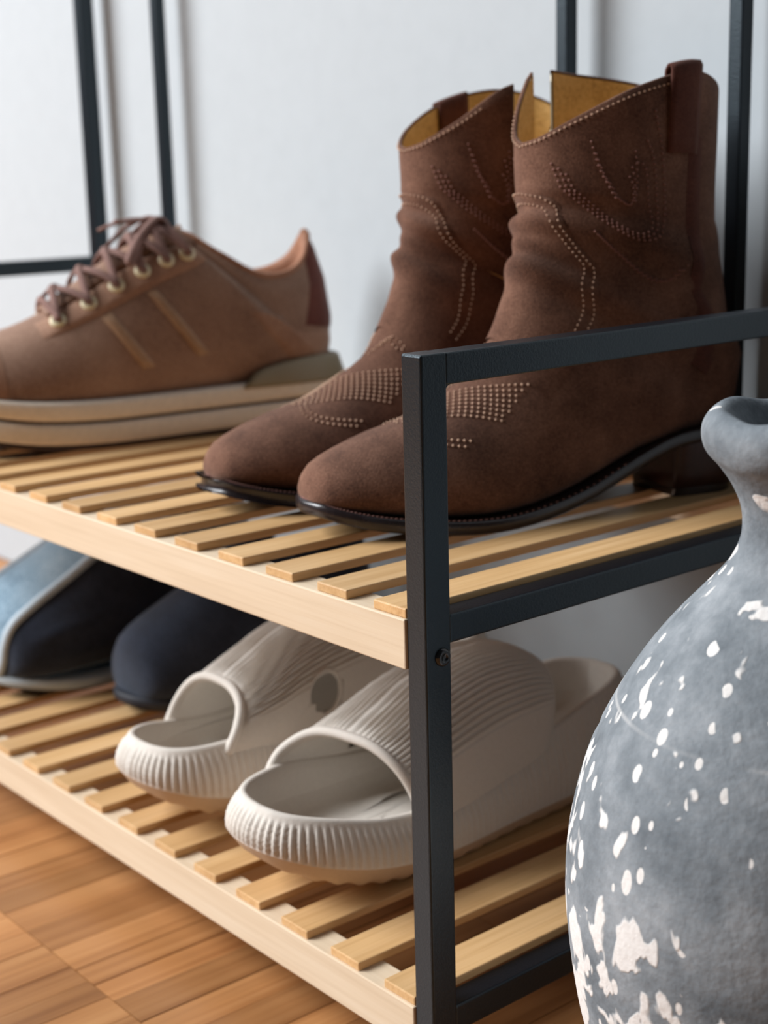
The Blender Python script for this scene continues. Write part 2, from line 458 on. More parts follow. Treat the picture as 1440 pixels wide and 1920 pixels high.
# the cut row against the wall, and everything far off joined
V, F = [], []
def add_box(V, F, lo, hi):
    o = len(V)
    V += [(x, y, z) for x in (lo[0], hi[0]) for y in (lo[1], hi[1]) for z in (lo[2], hi[2])]
    F += [tuple(o + i for i in q) for q in ((0, 1, 3, 2), (4, 6, 7, 5), (0, 4, 5, 1), (2, 3, 7, 6), (0, 2, 6, 4), (1, 5, 7, 3))]
for x, y, z, w in rest:
    add_box(V, F, (x - w / 2 + 0.0005, y - ROW / 2 + 0.0005, z - 0.004), (x + w / 2 - 0.0005, y + ROW / 2 - 0.0005, z + 0.004))
x = -3.0
y0 = Y_J + ROW; LB = YW - 0.012 - y0
pb = {w: box_mesh('plank', (-w / 2 + 0.0003, -LB / 2 + 0.0003, -0.004), (w / 2 - 0.0003, LB / 2 - 0.0003, 0.004), m_plank, 0, 1) for w in widths}
while x < 1.5:
    w = rng.choice(widths)
    if -1.0 < x < 0.45:
        o = link('plank', pb[w], floor); o.location = Vector((x + w / 2, y0 + LB / 2, FLOOR - 0.004)) - FC
    else: add_box(V, F, (x + 0.0003, y0 + 0.0003, FLOOR - 0.008), (x + w - 0.0003, y0 + LB - 0.0003, FLOOR))
    x += w
o = add('outer_planks', [Vector(v) - FC for v in V], F, m_plank, floor, smooth=False); o['kind'] = 'stuff'

# ================================================================== shoe rack
rack = empty('shoe_rack', (-L / 2, D / 2, FLOOR),
             label='black steel shoe rack with two bamboo slat shelves and tall back bars', cat='shoe rack')
RO = Vector(rack.location)
def rbox(name, lo, hi, mat, bevel=0.0008, seg=2, parent=rack):
    o = box(name, lo, hi, mat, parent, bevel, seg); o.location = Vector(o.location) - RO; return o
BT = 0.0013
TOPB = 1.05
for sx in (0, 1):
    xa, xb = (-TX, 0.0) if sx == 0 else (-L, -L + TX)
    rbox('front_post', (xa, 0, FLOOR), (xb, TY, ZT), m_steel, BT, 3)
    rbox('back_post', (xa, D, FLOOR), (xb, D + TY, TOPB), m_steel, BT, 3)
    rbox('arm_rail', (xa, TY - 0.001, ZT - RT), (xb, D + 0.001, ZT - 0.0002), m_steel, BT, 3)
    rbox('upper_side_rail', (xa, TY - 0.001, -0.0178), (xb, D + 0.001, -0.0030), m_steel, BT, 3)
    rbox('lower_side_rail', (xa, TY - 0.001, -H - 0.0202), (xb, D + 0.001, -H - 0.0046), m_steel, BT, 3)
rbox('top_bar', (-L + TX, D, TOPB - 0.015), (-TX, D + TY, TOPB), m_steel, BT, 3)
for bx in (-0.800, -0.252, -0.0996):
    rbox('back_bar', (bx - 0.0056, D + 0.002, -0.03), (bx + 0.0056, D + 0.0135, TOPB - 0.015), m_steel, BT, 3)
# weld fillets in the corners of the near frame
def fillet(y, z, sy, sz, r=0.0032):
    V = []; 
    for x in (-TX + 0.0012, -0.0012):
        V += [(x, y, z), (x, y + sy * r, z)] + [(x, y + sy * (r - r * math.sin(a)), z + sz * (r - r * math.cos(a))) for a in (math.pi / 8, math.pi / 4, 3 * math.pi / 8)] + [(x, y, z + sz * r)]
    F = [tuple(range(6)), tuple(range(11, 5, -1))] + [(i, (i + 1) % 6, 6 + (i + 1) % 6, 6 + i) for i in range(6)]
    o = add('weld', [Vector(v) - RO for v in V], F, m_steel, rack, smooth=False)
fillet(TY, ZT - RT, 1, -1)
# bolts on the near post, under each shelf rail
def bolt(y, z):
    bm = bmesh.new()
    prof = [(0.0, 0.0011), (0.0018, 0.0012), (0.0022, 0.0022), (0.0036, 0.0019), (0.0046, 0.0010), (0.0048, 0.0)]
    V, F = [], []; n = 24
    for r, x in prof: V += [(x, r * math.cos(2 * math.pi * k / n), r * math.sin(2 * math.pi * k / n)) for k in range(n)]
    o = add('bolt', V, grid_faces(len(prof), n, True), m_bolt, rack, merge=1e-6)
    o.location = Vector((0.0, y, z)) - RO
bolt(0.0105, -0.0235)
bolt(0.0105, -H - 0.031)

def shelf(z):
    for y0, nm in ((YB, 'front_board'), (D - 0.018, 'back_board')):
        rbox(nm, (-L + TX, y0, z - TS - HB), (-TX, y0 + 0.0195, z - TS), m_board, 0.0008)
    x = X0
    me = box_mesh('slat', (-WS / 2, -(D - 0.006) / 2, -TS / 2), (WS / 2, (D - 0.006) / 2, TS / 2), m_slat, 0.0007, 2)
    k = 0
    while x - WS > -L + TX - 0.02:
        if x - WS < -L + TX:
            break
        o = link('slat', me, rack)
        o.location = Vector((x - WS / 2, (D - 0.006) / 2 + 0.0004, z - TS / 2)) - RO
        x -= PITCH_S; k += 1
shelf(0.0); shelf(-H)

# ================================================================== cowboy boots
def boot(sign, loc, rz, label, zip_open=True):
    root = empty('ankle_boot', loc, rz, label, 'boot', 'pair of brown suede ankle boots')
    S = [((.2975, .0305), (.2980, .0240), .004, .45, .5),
         ((.2950, .0380), (.2965, .0205), .0150, .32, .5),
         ((.2890, .0460), (.2900, .0185), .0245, .24, .48),
         ((.2750, .0530), (.2750, .0155), .0330, .2, .47),
         ((.2540, .0590), (.2530, .0115), .0390, .18, .48),
         ((.2300, .0655), (.2290, .0085), .0435, .17, .5),
         ((.2090, .0775), (.2010, .0065), .0450, .16, .54),
         ((.1900, .0900), (.1680, .0080), .0430, .18, .58),
         ((.1770, .1080), (.1280, .0160), .0400, .25, .55),
         ((.1690, .1250), (.0820, .0310), .0370, .32, .52),
         ((.1650, .1400), (.0330, .0390), .0352, .42, .5),
         ((.1620, .1520), (.0010, .0490), .0340, .5, .5),
         ((.1600, .1620), (-.0050, .0730), .0345, .5, .5),
         ((.1580, .1700), (-.0015, .0980), .0360, .5, .5),
         ((.1568, .1790), (.0080, .1230), .0385, .5, .5),
         ((.1560, .1890), (.0165, .1500), .0415, .5, .5),
         ((.1560, .1990), (.0205, .1720), .0435, .5, .5)]
    def topw(phi):
        p = math.degrees(phi) % 360
        if p > 180 and sign > 0:      # inner side: steeper rise to the zip
            return scurve(360 - p, [0, 20, 40, 56, 90, 125, 150, 180], [.2225, .2300, .2500, .2665, .2650, .2590, .2500, .2440])
        if p > 180: return scurve(360 - p, [0, 20, 45, 78, 110, 140, 165, 180], [.2225, .2260, .2380, .2600, .2610, .2560, .2460, .2400])
        return scurve(p, [0, 20, 45, 80, 112, 140, 165, 180], [.2225, .2260, .2370, .2540, .2620, .2570, .2460, .2400])
    def top(phi):
        c = math.cos(phi); s = math.sin(phi)
        return (.0885 + .0685 * c, .0455 * s, topw(phi))
    S = [((a[0] + .0065 * max(0, (a[0] - .2) / .1), a[1] - (.002 if a[0] > .27 else 0)), (b[0] + .0065 * max(0, (b[0] - .2) / .1), b[1]), W, p, q) for a, b, W, p, q in S]
    B = Loft(S, [top], sign)
    plain = B.pt
    def slouched(t, phi):
        p = plain(t, phi)
        win = max(0.0, min(1.0, (t - 8.5) / 2.5)) * max(0.0, min(1.0, (16.6 - t) / 2.2))
        if win <= 0: return p
        c = (plain(t, 0) + plain(t, math.pi)) / 2
        r_ = p - c
        if r_.length < 1e-6: return p
        d = .0022 * math.sin(2.3 * t + 1.9 * math.cos(phi + .4)) + .0013 * math.sin(4.1 * t - 2.6 * math.sin(phi) + 1.0) + .0010 * math.sin(5 * phi + 1.7 * t)
        return p + r_.normalized() * d * win
    B.pt = slouched
    N = B.n
    # --- zip gap on the inner side: open ring, the seam at phi = PZ
    PZ = math.radians(360 - 63 if sign > 0 else 360 - 94)
    T_Z = N + 0.0
    def gap(t):
        lo, wd = (N - 0.6, 0.30) if zip_open else (N + 0.25, 0.50)     # how far down, how wide
        if t <= lo: return 0.0
        return wd * min(1.0, (t - lo) / (0.9 if zip_open else 0.45))
    nphi = 72
    def ring(t, d=0.0):
        g = gap(t); out = []
        for k in range(nphi + 1):
            a = PZ + g / 2 + (2 * math.pi - g) * k / nphi
            out.append(B.off(t, a, d) if d else B.pt(t, a))
        return out
    ts = [0, .25, .5, .8, 1.1, 1.5] + [2 + .5 * k for k in range(int((N - 2) * 2) - 2)] + [N - 1 + .1 * k for k in range(10)] + [N + .125 * k for k in range(9)]
    V = []
    for t in ts: V += ring(t)
    n1 = nphi + 1
    F = grid_faces(len(ts), n1) + [tuple(range(n1))]
    # rim turned inwards
    top_i = []
    off = len(V)
    for dd, dz in ((-.0008, .0006), (-.0022, .0006), (-.0028, -.0006)):
        for k in range(n1):
            a = PZ + gap(N + 1) / 2 + (2 * math.pi - gap(N + 1)) * k / nphi
            V.append(B.off(N + 1, a, dd) + Vector((0, 0, dz)))
    base = (len(ts) - 1) * n1
    for r in range(3):
        for k in range(nphi): F.append((base + r * n1 + k, base + r * n1 + k + 1, base + (r + 1) * n1 + k + 1, base + (r + 1) * n1 + k))
    add('upper', V, F, m_suede, root, merge=1e-6)
    # --- lining
    V = []; tl = [N - 4.0, N - 3, N - 2, N - 1, N - .6, N - .4, N - .2, N, N + .25, N + .5, N + .75, N + .985]
    for t in tl: V += ring(t, -.0028)
    F = grid_faces(len(tl), n1) + [tuple(range(n1))]
    o = add('lining', V, F, m_lining, root); o['label'] = 'tan leather lining'
    # --- zip tapes along the slit with teeth and puller
    parts = []
    for side in (0, 1):
        pts = []
        for k in range(22):
            t = N - .6 + 1.58 * k / 21
            a = PZ + (gap(t) / 2 if side == 0 else -gap(t) / 2)
            pts.append(B.off(t, a, -.0014))
        parts.append(tube(pts, .0009, 6))
    o = add('zip_teeth', *join(parts), m_metal, root); o['label'] = 'metal zip teeth along the open slit'
    zp = B.off(N - .5, PZ, -.004)
    o = add('zip_pull', *join([tube([zp + Vector((0, 0, .004)), zp, zp + Vector((0.001, sign * .001, -.012))], [.0016, .0024, .0020], 8, flat=.5)]), m_metal, root)
    # --- welt / outsole
    OU = [(.2965, .0), (.2935, .0140), (.286, .0235), (.271, .0325), (.251, .0395), (.227, .0445), (.200, .0462), (.165, .0430), (.125, .0365), (.085, .0325), (.055, .031), (.03, .0305), (.012, .0265), (.002, .0170), (-.002, .0)]
    OU = [(a + .0065 * max(0, (a - .2) / .1), b) for a, b in OU]
    npt = 88
    def outline(a, m=.0042, cut=None):
        # walk from toe (a=0) along the outer side to the heel (a=pi) and back
        f = a / math.pi if a <= math.pi else 2 - a / math.pi
        x = f * (len(OU) - 1); Pn = np.array(OU)
        q = crom(Pn, x)
        u_, h_ = q[0], max(q[1], 0.0)
        uc = .14
        s = 1 if a <= math.pi else -1
        # margin outward
        e = .02
        q2 = crom(Pn, min(x + e, len(OU) - 1)); q1 = crom(Pn, max(x - e, 0))
        tx, ty = q2[0] - q1[0], q2[1] - q1[1]; ln = math.hypot(tx, ty) or 1
        nx, ny = -ty / ln, tx / ln
        if ny < 0 or (abs(ny) < 1e-6 and nx * (u_ - uc) < 0): nx, ny = -nx, -ny
        if x < .5: nx, ny = (1, 0) if x == 0 else (nx, ny)
        mm = m if u_ > .13 else m * interp(u_, [0, .06, .13], [.15, .1, 1.0])
        return (u_ + nx * mm, s * sign * (h_ + ny * mm))
    ub = [-.01, .0, .03, .06, .085, .11, .13, .16, .19, .22, .25, .275, .295, .302]
    wb = [.0385, .0385, .0375, .0345, .0270, .0180, .0110, .0045, .0012, .0016, .0046, .0085, .0135, .0160]
    zb = lambda u_: scurve(u_, ub, [w_ - .0015 for w_ in wb])
    zt = lambda u_: scurve(u_, ub, [w_ + .0068 for w_ in wb])
    o = add('outsole', *sole_prism(outline, npt, zb, zt), m_outsole, root); o['label'] = 'dark leather outsole with projecting welt'
    # --- heel block
    def heel_outline(a, k):
        # k: 0 top, 1 bottom
        sh = .0026 * k
        c, s_ = math.cos(a), math.sin(a)
        if c < 0: return (.028 + (.0265 - .006 * k * .5) * c * 1.02, (.0298 - sh) * s_)
        return (.028 + .030 * (1 - (1 - c) ** 3), (.0298 - sh) * (math.copysign(abs(s_) ** .35, s_)))
    V = []; n = 48
    lev = [(0.0, .0392), (0.15, .035), (.6, .016), (.88, .0052)]
    for k, z in lev:
        for j in range(n):
            x_, y_ = heel_outline(2 * math.pi * j / n, k)
            zz = z + (0.0 if z < .03 else -max(0, (x_ - .03)) * .12)
            V.append((x_, sign * y_, zz))
    F = grid_faces(len(lev), n, True) + [tuple(range(n)), tuple((len(lev) - 1) * n + j for j in range(n))]
    o = add('heel', V, F, m_heel, root); o['label'] = 'dark red brown stacked heel'
    V = []
    for k, z, ins in ((.9, .0052, 0), (.95, .0048, .0004), (1, .0004, .0002), (1.05, .0, .0006)):
        for j in range(n):
            x_, y_ = heel_outline(2 * math.pi * j / n, k); V.append((x_, sign * y_ , z))
    F = grid_faces(4, n, True) + [tuple(range(n)), tuple(3 * n + j for j in range(n))]
    o = add('heel_tip', V, F, m_outsole, o)
    o.parent = [c for c in root.children if c.name.startswith('heel')][0]
    # --- stitched welt line
    parts = []
    for k in range(230):
        a = 2 * math.pi * k / 230
        x_, y_ = outline(a, .0018)
        if x_ < .10: continue
        zt_ = zt(x_)
        x2, y2 = outline(a + .02, .0018)
        parts.append(bead((x_, y_, zt_ + .0004), Vector((0, 0, 1)), Vector((x2 - x_, y2 - y_, 0)), .00055, .0014))
    add('welt_stitching', *join(parts), m_stitch_dark, root)['kind'] = 'stuff'
    # --- vamp overlay: a tongue of suede up the front of the shaft
    #     border as (t, phi) from apex flat down to the arch
    BT_ = [(15.55, .0), (15.52, .40), (15.25, .56), (14.2, .70), (13.2, .86), (12.6, 1.02), (11.8, 1.04), (10.6, 1.10), (9.2, 1.22), (8.0, 1.34)]
    tv = [q[0] for q in BT_][::-1]; pv = [q[1] for q in BT_][::-1]
    V = []; tt = [8.0 + 7.55 * k / 44 for k in range(45)]; nn = 25
    for t in tt:
        pm_ = interp(t, tv, pv)
        for j in range(nn):
            ph = pm_ * (2 * j / (nn - 1) - 1)
            edge = min(1.0, (1 - abs(2 * j / (nn - 1) - 1)) * 8, (15.55 - t) * 6)
            V.append(B.off(t, ph, .0002 + .0011 * max(0.0, edge)))
    F = grid_faces(len(tt), nn)
    add('vamp_overlay', V, F, m_suede, root)
    # --- pull tabs either side
    for s2, pc in ((1, 106 if sign > 0 else 84),):
        p0 = math.radians(pc); V = []; hwid = .185; rows = []
        for k in range(7): rows.append((N + .42 + .54 * k / 6, .0012 + .0016 * k / 6))
        for k, (t, d) in enumerate(rows):
            for j in range(7):
                ph = p0 + hwid * (j / 3 - 1)
                V.append(B.off(t, ph, d + .0006 * (1 - abs(j / 3 - 1))))
        # loop over the rim and down inside
        tz = 1.0 if sign > 0 else .35
        for dd, dz in ((.0030, .0040 * tz), (.0012, .0068 * tz), (-.0018, .0072 * tz), (-.0044, .0040 * tz), (-.0052, -.004), (-.0050, -.02)):
            for j in range(7):
                ph = p0 + hwid * (j / 3 - 1)
                pt_ = B.off(N + .98, ph, dd); V.append(Vector((pt_.x, pt_.y, B.pt(N + 1, ph).z + dz)))
        add('pull_tab', V, grid_faces(13, 7), m_suede_tab, root).modifiers.new('thick', 'SOLIDIFY').thickness = .0016
    # --- side seam strip down from the outer tab
    V = []
    for k in range(30):
        t = 11.2 + (N + .55 - 11.2) * k / 29
        for j, d in enumerate((.0001, .0009, .0009, .0001)):
            V.append(B.off(t, math.radians(116) + .10 * (j / 1.5 - 1), d))
    add('side_strap', V, grid_faces(30, 4), m_suede_tab, root)
    # --- stitching
    cream, rose = [], []
    R_ = math.radians
    def mir(path): return [(t, -p) for t, p in path]
    # top edge
    for sgn in (1, -1):
        pts = [(N + 1 - .055 , sgn * R_(a)) for a in range(0, 62 if sgn < 0 else 100, 4)]
        cream += stitches(B, pts, .0034, .0007, .0012)
    # two rows inside the vamp overlay border
    for inset, tsh in ((.055, .0), (.15, .45)):
        pts = [(t - (.12 + tsh if k < 3 else 0), max(0, p - (inset if k > 0 else 0))) for k, (t, p) in enumerate(BT_)]
        pts = [q for q in pts if q[0] > 8.1]
        for sgn in (1, -1):
            cream += stitches(B, [(t, sgn * p) for t, p in pts], .0033, .0006, .0009, .0016)
    # medallion over the instep: nested chevrons of dots, framed by two loops
    for k in range(8):
        b0 = 4.5 + .19 * k
        for sgn in (1, -1):
            pts = [(b0 + 1.9 * p ** 1.15, sgn * p) for p in np.linspace(.05, 1.18 - .02 * k, 16)]
            cream += stitches(B, pts, .0037, .00082, .0009, .0005)
    for sgn in (1, -1):
        for k in range(2):
            pts = [(4.75 - .16 * k + 1.2 * q - .5 * math.sin(q * 3.1), sgn * (.25 + 1.0 * q + .05 * k)) for q in np.linspace(0, 1, 14)]
            cream += stitches(B, pts, .0037, .00082, .0009, .0005)
        for k in range(3):
            pts = [(7.1 + .22 * k + 1.3 * q + .25 * math.sin(q * 6), sgn * (.12 + .1 * k + .75 * q)) for q in np.linspace(0, 1, 14)]
            cream += stitches(B, pts, .0037, .00082, .0009, .0005)
    # flame scrolls on the shaft
    def arc(pts, n=26):
        A = np.array(pts, float); return [tuple(crom(A, (len(A) - 1) * k / n)) for k in range(n + 1)]
    for sgn in (1, -1):
        for k in range(3):
            d = .085 * k; e = .10 * k
            P_ = [(N + .42 - e, .50 + d), (N + .12 - e * .6, .58 + d), (15.4 + e * .3, .80 + d * .7), (14.8 + e * .8, 1.08 + d * .3), (14.5 + e, 1.36), (14.9 + e, 1.58 - d * .4), (15.7 + e * .4, 1.66 - d), (N + .35 - e * .4, 1.62 - d), (N + .78 - e * 2.2, 1.52 - d)]
            rose += stitches(B, [(t, sgn * p) for t, p in arc(P_)], .0036, .0008, .0009, .0004)
            P_ = [(N + .62 - e * 1.6, .92 + d * .6), (N + .30 - e * .6, 1.0 + d * .4), (N + .05, 1.12 + d * .2), (15.7, 1.28), (N + .1, 1.36 - d * .2), (N + .45 - e, 1.34 - d * .5)]
            rose += stitches(B, [(t, sgn * p) for t, p in arc(P_)], .0036, .0008, .0009, .0004)
            P_ = [(14.3 - e * .6, .98 + d * .3), (13.7 - e * .5, 1.22), (13.3 - e * .6, 1.46), (13.6 - e * .5, 1.72 - d * .3), (14.3 - e, 1.86 - d * .4)]
            rose += stitches(B, [(t, sgn * p) for t, p in arc(P_)], .0036, .0008, .0009, .0004)
    add('cream_stitching', *join(cream), m_stitch, root, smooth=False)['kind'] = 'stuff'
    add('scroll_stitching', *join(rose), m_stitch_dark, root, smooth=False)['kind'] = 'stuff'
    return root
BRZ = math.radians(-105)
boot(1, (-.0911, .3495, 0), BRZ, 'brown suede ankle boot nearer the black post, its outer side and heel in view')
boot(-1, (-.2065, .3525, 0), BRZ + math.radians(3), 'brown suede ankle boot farther from the black post, half hidden behind its mate', False)

# ================================================================== leather trainer
def trainer(loc, rz):
    root = empty('leather_trainer', loc, rz, 'tan brown leather lace-up trainer with cream layered sole at the back left', 'shoe')
    S = [((.3480, .0560), (.3485, .0400), .004, .45, .5),
         ((.3420, .0680), (.3440, .0370), .020, .3, .5),
         ((.3280, .0800), (.3310, .0350), .035, .22, .5),
         ((.3030, .0890), (.3050, .0335), .0460, .18, .5),
         ((.2760, .0960), (.2700, .0325), .0505, .17, .5),
         ((.2500, .1060), (.2300, .0320), .0505, .18, .5),
         ((.2220, .1220), (.1850, .0325), .0475, .2, .48),
         ((.1930, .1405), (.1400, .0335), .0440, .22, .46),
         ((.1670, .1540), (.0950, .0345), .0415, .26, .45),
         ((.1460, .1610), (.0480, .0360), .0400, .32, .45),
         ((.1380, .1620), (.0080, .0420), .0385, .4, .5)]
    def r1(p): 
        c, s = math.cos(p), math.sin(p)
        return (.0690 + .0700 * c, .0385 * s, scurve(abs((math.degrees(p) + 180) % 360 - 180), [0, 45, 90, 135, 180], [.1610, .128, .092, .082, .080]))
    def r2(p):
        c, s = math.cos(p), math.sin(p)
        return (.0700 + .0650 * c, .0350 * s, scurve(abs((math.degrees(p) + 180) % 360 - 180), [0, 45, 90, 135, 180], [.1620, .147, .115, .116, .122]))
    def topw(p): return scurve(abs((math.degrees(p) + 180) % 360 - 180), [0, 30, 60, 90, 115, 140, 160, 180], [.163, .158, .143, .1265, .1255, .135, .151, .1585])
    def r3(p):
        c, s = math.cos(p), math.sin(p)
        return (.0745 + .0580 * c, .0310 * s, topw(p))
    B = Loft(S, [r1, r2, r3], 1); N = B.n
    ts = [0, .3, .6, 1, 1.5] + [2 + .5 * k for k in range(2 * (N - 2))] + [N + .25 * k for k in range(13)]
    V, F = loft_body(B, ts, 64)
    add('upper', V, F, m_leather, root)
    # padded collar, rolled over into the lining
    nph = 64; prof = [(.0, .0), (.0010, .0030), (-.0020, .0052), (-.0065, .0040), (-.0085, -.002), (-.0075, -.02), (-.006, -.05)]
    V = []
    for d, dz in prof:
        for k in range(nph):
            a = 2 * math.pi * k / nph
            q = B.off(B.tmax - .05, a, d); V.append(Vector((q.x, q.y, topw(a) - .001 + dz)))
    o = add('collar_lining', V, grid_faces(len(prof), nph, True), m_pad, root); o['label'] = 'padded lighter brown collar'
    # panels: patches in (t, phi)
    def patch(name, t0, t1, fn, mat, thick=.0012, nt=28, nf=14, par=root):
        V = []
        for i in range(nt):
            f = i / (nt - 1); t = t0 + (t1 - t0) * f; a, b = fn(f)
            for j in range(nf):
                g = j / (nf - 1); e = min(1, f * 8, (1 - f) * 8, g * 6, (1 - g) * 6)
                V.append(B.off(t, a + (b - a) * g, .0002 + thick * e))
        return add(name, V, grid_faces(nt, nf), mat, par)
    R_ = math.radians
    for s in (1, -1):
        patch('eyestay', 4.6, N + .1, lambda f, s=s: (s * R_(24 + 4 * f), s * R_(54 - 8 * f + 6 * math.sin(f * 3.1))), m_leather2, .0024)
        # two raised stripes running down and back over the quarter
        for t0 in (6.05, 7.25):
            V = []
            for i in range(30):
                f = i / 29
                for j in range(9):
                    g = j / 8
                    V.append(B.off(t0 + .25 * f + .26 * g, s * R_(58 + 58 * f), .0002 + .0017 * min(1, g * 5, (1 - g) * 5, f * 8, (1 - f) * 8)))
            add('side_stripe', V, grid_faces(30, 9), m_leather3, root)
    patch('toe_guard', .6, 3.4, lambda f: (R_(70 - 45 * math.sin(f * 1.2)), R_(128)), m_leather2, .0016)
    patch('toe_guard', .6, 3.4, lambda f: (-R_(70 - 45 * math.sin(f * 1.2)), -R_(128)), m_leather2, .0016)
    o = patch('heel_tab', N + .95, N + 2.97, lambda f: (R_(180 - 62 + 26 * f), R_(180 + 62 - 26 * f)), m_leather_red, .0016); o['label'] = 'dark red brown heel tab'
    patch('heel_counter', N - .7, N + .85, lambda f: (R_(92 + 44 * f * f), R_(268 - 44 * f * f)), m_leather2, .0016)
    # tongue
    V = []
    for i in range(20):
        f = i / 19; t = 5.0 + (N + .4 - 5.0) * f
        for j in range(11):
            ph = R_(26) * (j / 5 - 1)
            q = B.off(t, ph, .0026 + .002 * (1 - (j / 5 - 1) ** 2))
            V.append(q)
    for i in range(4):
        for j in range(11):
            ph = R_(26) * (j / 5 - 1)
            q = B.off(N + .4, ph, .003 + .002 * (1 - (j / 5 - 1) ** 2)); V.append(q + Vector((-.005, 0, .0022)) * (i + 1) * .6)
    add('tongue', V, grid_faces(24, 11), m_leather, root).modifiers.new('thick', 'SOLIDIFY').thickness = .003
    # eyelets and laces
    et = [5.15, 6.0, 6.75, 7.5, 8.25, 9.0]
    eph = R_(40)
    E = {}
    for i, t in enumerate(et):
        for s in (1, -1):
            n = B.normal(t, s * eph); c = B.off(t, s * eph, .0022); E[(i, s)] = (c, n)
            a = n.orthogonal().normalized(); b = n.cross(a)
            V, F = tube([c + (a * math.cos(q) + b * math.sin(q)) * .0044 for q in [2 * math.pi * k / 16 for k in range(16)]], .0023, 8, True)
            add('eyelet', V, F, m_eyelet, root)
    def lace(pts, r=.0033): 
        P = [Vector(p) for p in pts]; A = np.array([list(p) for p in P]); out = []
        for k in range((len(P) - 1) * 6 + 1): out.append(crom(A, k / 6))
        add('lace', *tube(out, r, 8, flat=.55), m_lace, root)
    for i in range(5):
        for s in (1, -1):
            c0, n0 = E[(i, s)]; c1, n1 = E[(i + 1, -s)]
            tm = (et[i] + et[i + 1]) / 2
            mid = B.off(tm, 0, .0105 + (.002 if s > 0 else 0))
            q1 = B.off(et[i] * .75 + et[i + 1] * .25, s * eph * .5, .0095); q2 = B.off(et[i] * .25 + et[i + 1] * .75, -s * eph * .5, .0095)
            lace([c0 - n0 * .002, c0 + n0 * .004, q1, mid, q2, c1 + n1 * .005, c1 - n1 * .001])
    lace([E[(0, 1)][0], E[(0, 1)][0] + E[(0, 1)][1] * .005, B.off(et[0], 0, .009), E[(0, -1)][0] + E[(0, -1)][1] * .005, E[(0, -1)][0]])
    k0 = B.off(9.3, 0, .0085)
    for s in (1, -1):
        c0, n0 = E[(5, s)]
        lace([c0 - n0 * .001, c0 + n0 * .005, B.off(9.0, s * eph * .5, .010), k0])
        # bow loops and loose ends
        lace([k0, k0 + Vector((.010, s * .012, .006)), k0 + Vector((.030, s * .028, -.006)), k0 + Vector((.044, s * .036, -.026)), k0 + Vector((.034, s * .026, -.022)), k0 + Vector((.012, s * .008, .002)), k0])
        lace([k0, k0 + Vector((.014, s * .006, .005)), k0 + Vector((.032, s * .012, .004)), k0 + Vector((.046, s * (.016 if s > 0 else .03), .001 + .004 * s))], .0028)
    lace([k0 + Vector((-.002, -.007, -.001)), k0 + Vector((.001, -.003, .004)), k0 + Vector((.002, .003, .004)), k0 + Vector((-.001, .007, -.001))], .0038)
    # sole
    OU = np.array([(.356, .0), (.352, .017), (.340, .033), (.318, .0465), (.290, .0540), (.255, .0565), (.210, .0535), (.165, .0485), (.12, .0450), (.08, .0435), (.045, .0425), (.015, .036), (-.004, .022), (-.0095, .0)])
    def outline(a):
        f = a / math.pi if a <= math.pi else 2 - a / math.pi
        q = crom(OU, f * (len(OU) - 1)); return (q[0], (1 if a <= math.pi else -1) * max(q[1], 0))
    spring = lambda u_: scurve(u_, [0, .2, .27, .32, .36], [0.002 + 0, 0, .004, .013, .022])
    mid = [(0.006, 0), (.0016, 0), (0.0, .2), (0.0, .8), (.0016, 1), (.006, 1)]
    o = add('midsole_layer', *sole_prism(outline, 80, lambda u_: spring(u_) + .0035, lambda u_: spring(u_) + .0205, rings=mid), m_cream, root); o['label'] = 'lower cream sole layer'
    add('sole_line', *sole_prism(outline, 80, lambda u_: spring(u_) + .0195, lambda u_: spring(u_) + .0240, rings=[(.01, 0), (.0022, 0), (.0016, .5), (.0022, 1), (.01, 1)]), m_rubber, root)['label'] = 'thin dark line between the sole layers'
    o = add('midsole_layer', *sole_prism(outline, 80, lambda u_: spring(u_) + .0230, lambda u_: .0395 + spring(u_) * .8 - .001 , rings=mid), m_cream, root); o['label'] = 'upper cream sole layer'
    add('outsole', *sole_prism(outline, 80, spring, lambda u_: spring(u_) + .0045, rings=[(.006, 0), (.003, 0), (.0012, .4), (.0012, 1), (.006, 1)]), m_rubber, root)
    # heel stabiliser: olive moulded clip round the heel
    V = []; nA = 44
    for i in range(nA):
        f = i / (nA - 1); a = math.pi * (.66 + .68 * f)
        x_, y_ = outline(a); hh = .019 * math.sin(math.pi * f) ** .35 + .0004
        hh *= 1 + .15 * math.cos(2 * math.pi * (f - .1))
        cx = .06
        for z, ins in ((.036, -.0012), (.0385, -.0016), (.039 + hh * .45, .0012), (.039 + hh * .9, .0036), (.039 + hh, .006)):
            d = Vector((cx - x_, -y_, 0)).normalized()
            V.append(Vector((x_, y_, z)) + d * ins)
    o = add('heel_stabiliser', V, grid_faces(nA, 5), m_stab, root); o['label'] = 'olive grey moulded heel clip'
    o.modifiers.new('thick', 'SOLIDIFY').thickness = .002
    return root
trainer((-.517, .345, 0), math.radians(-103))

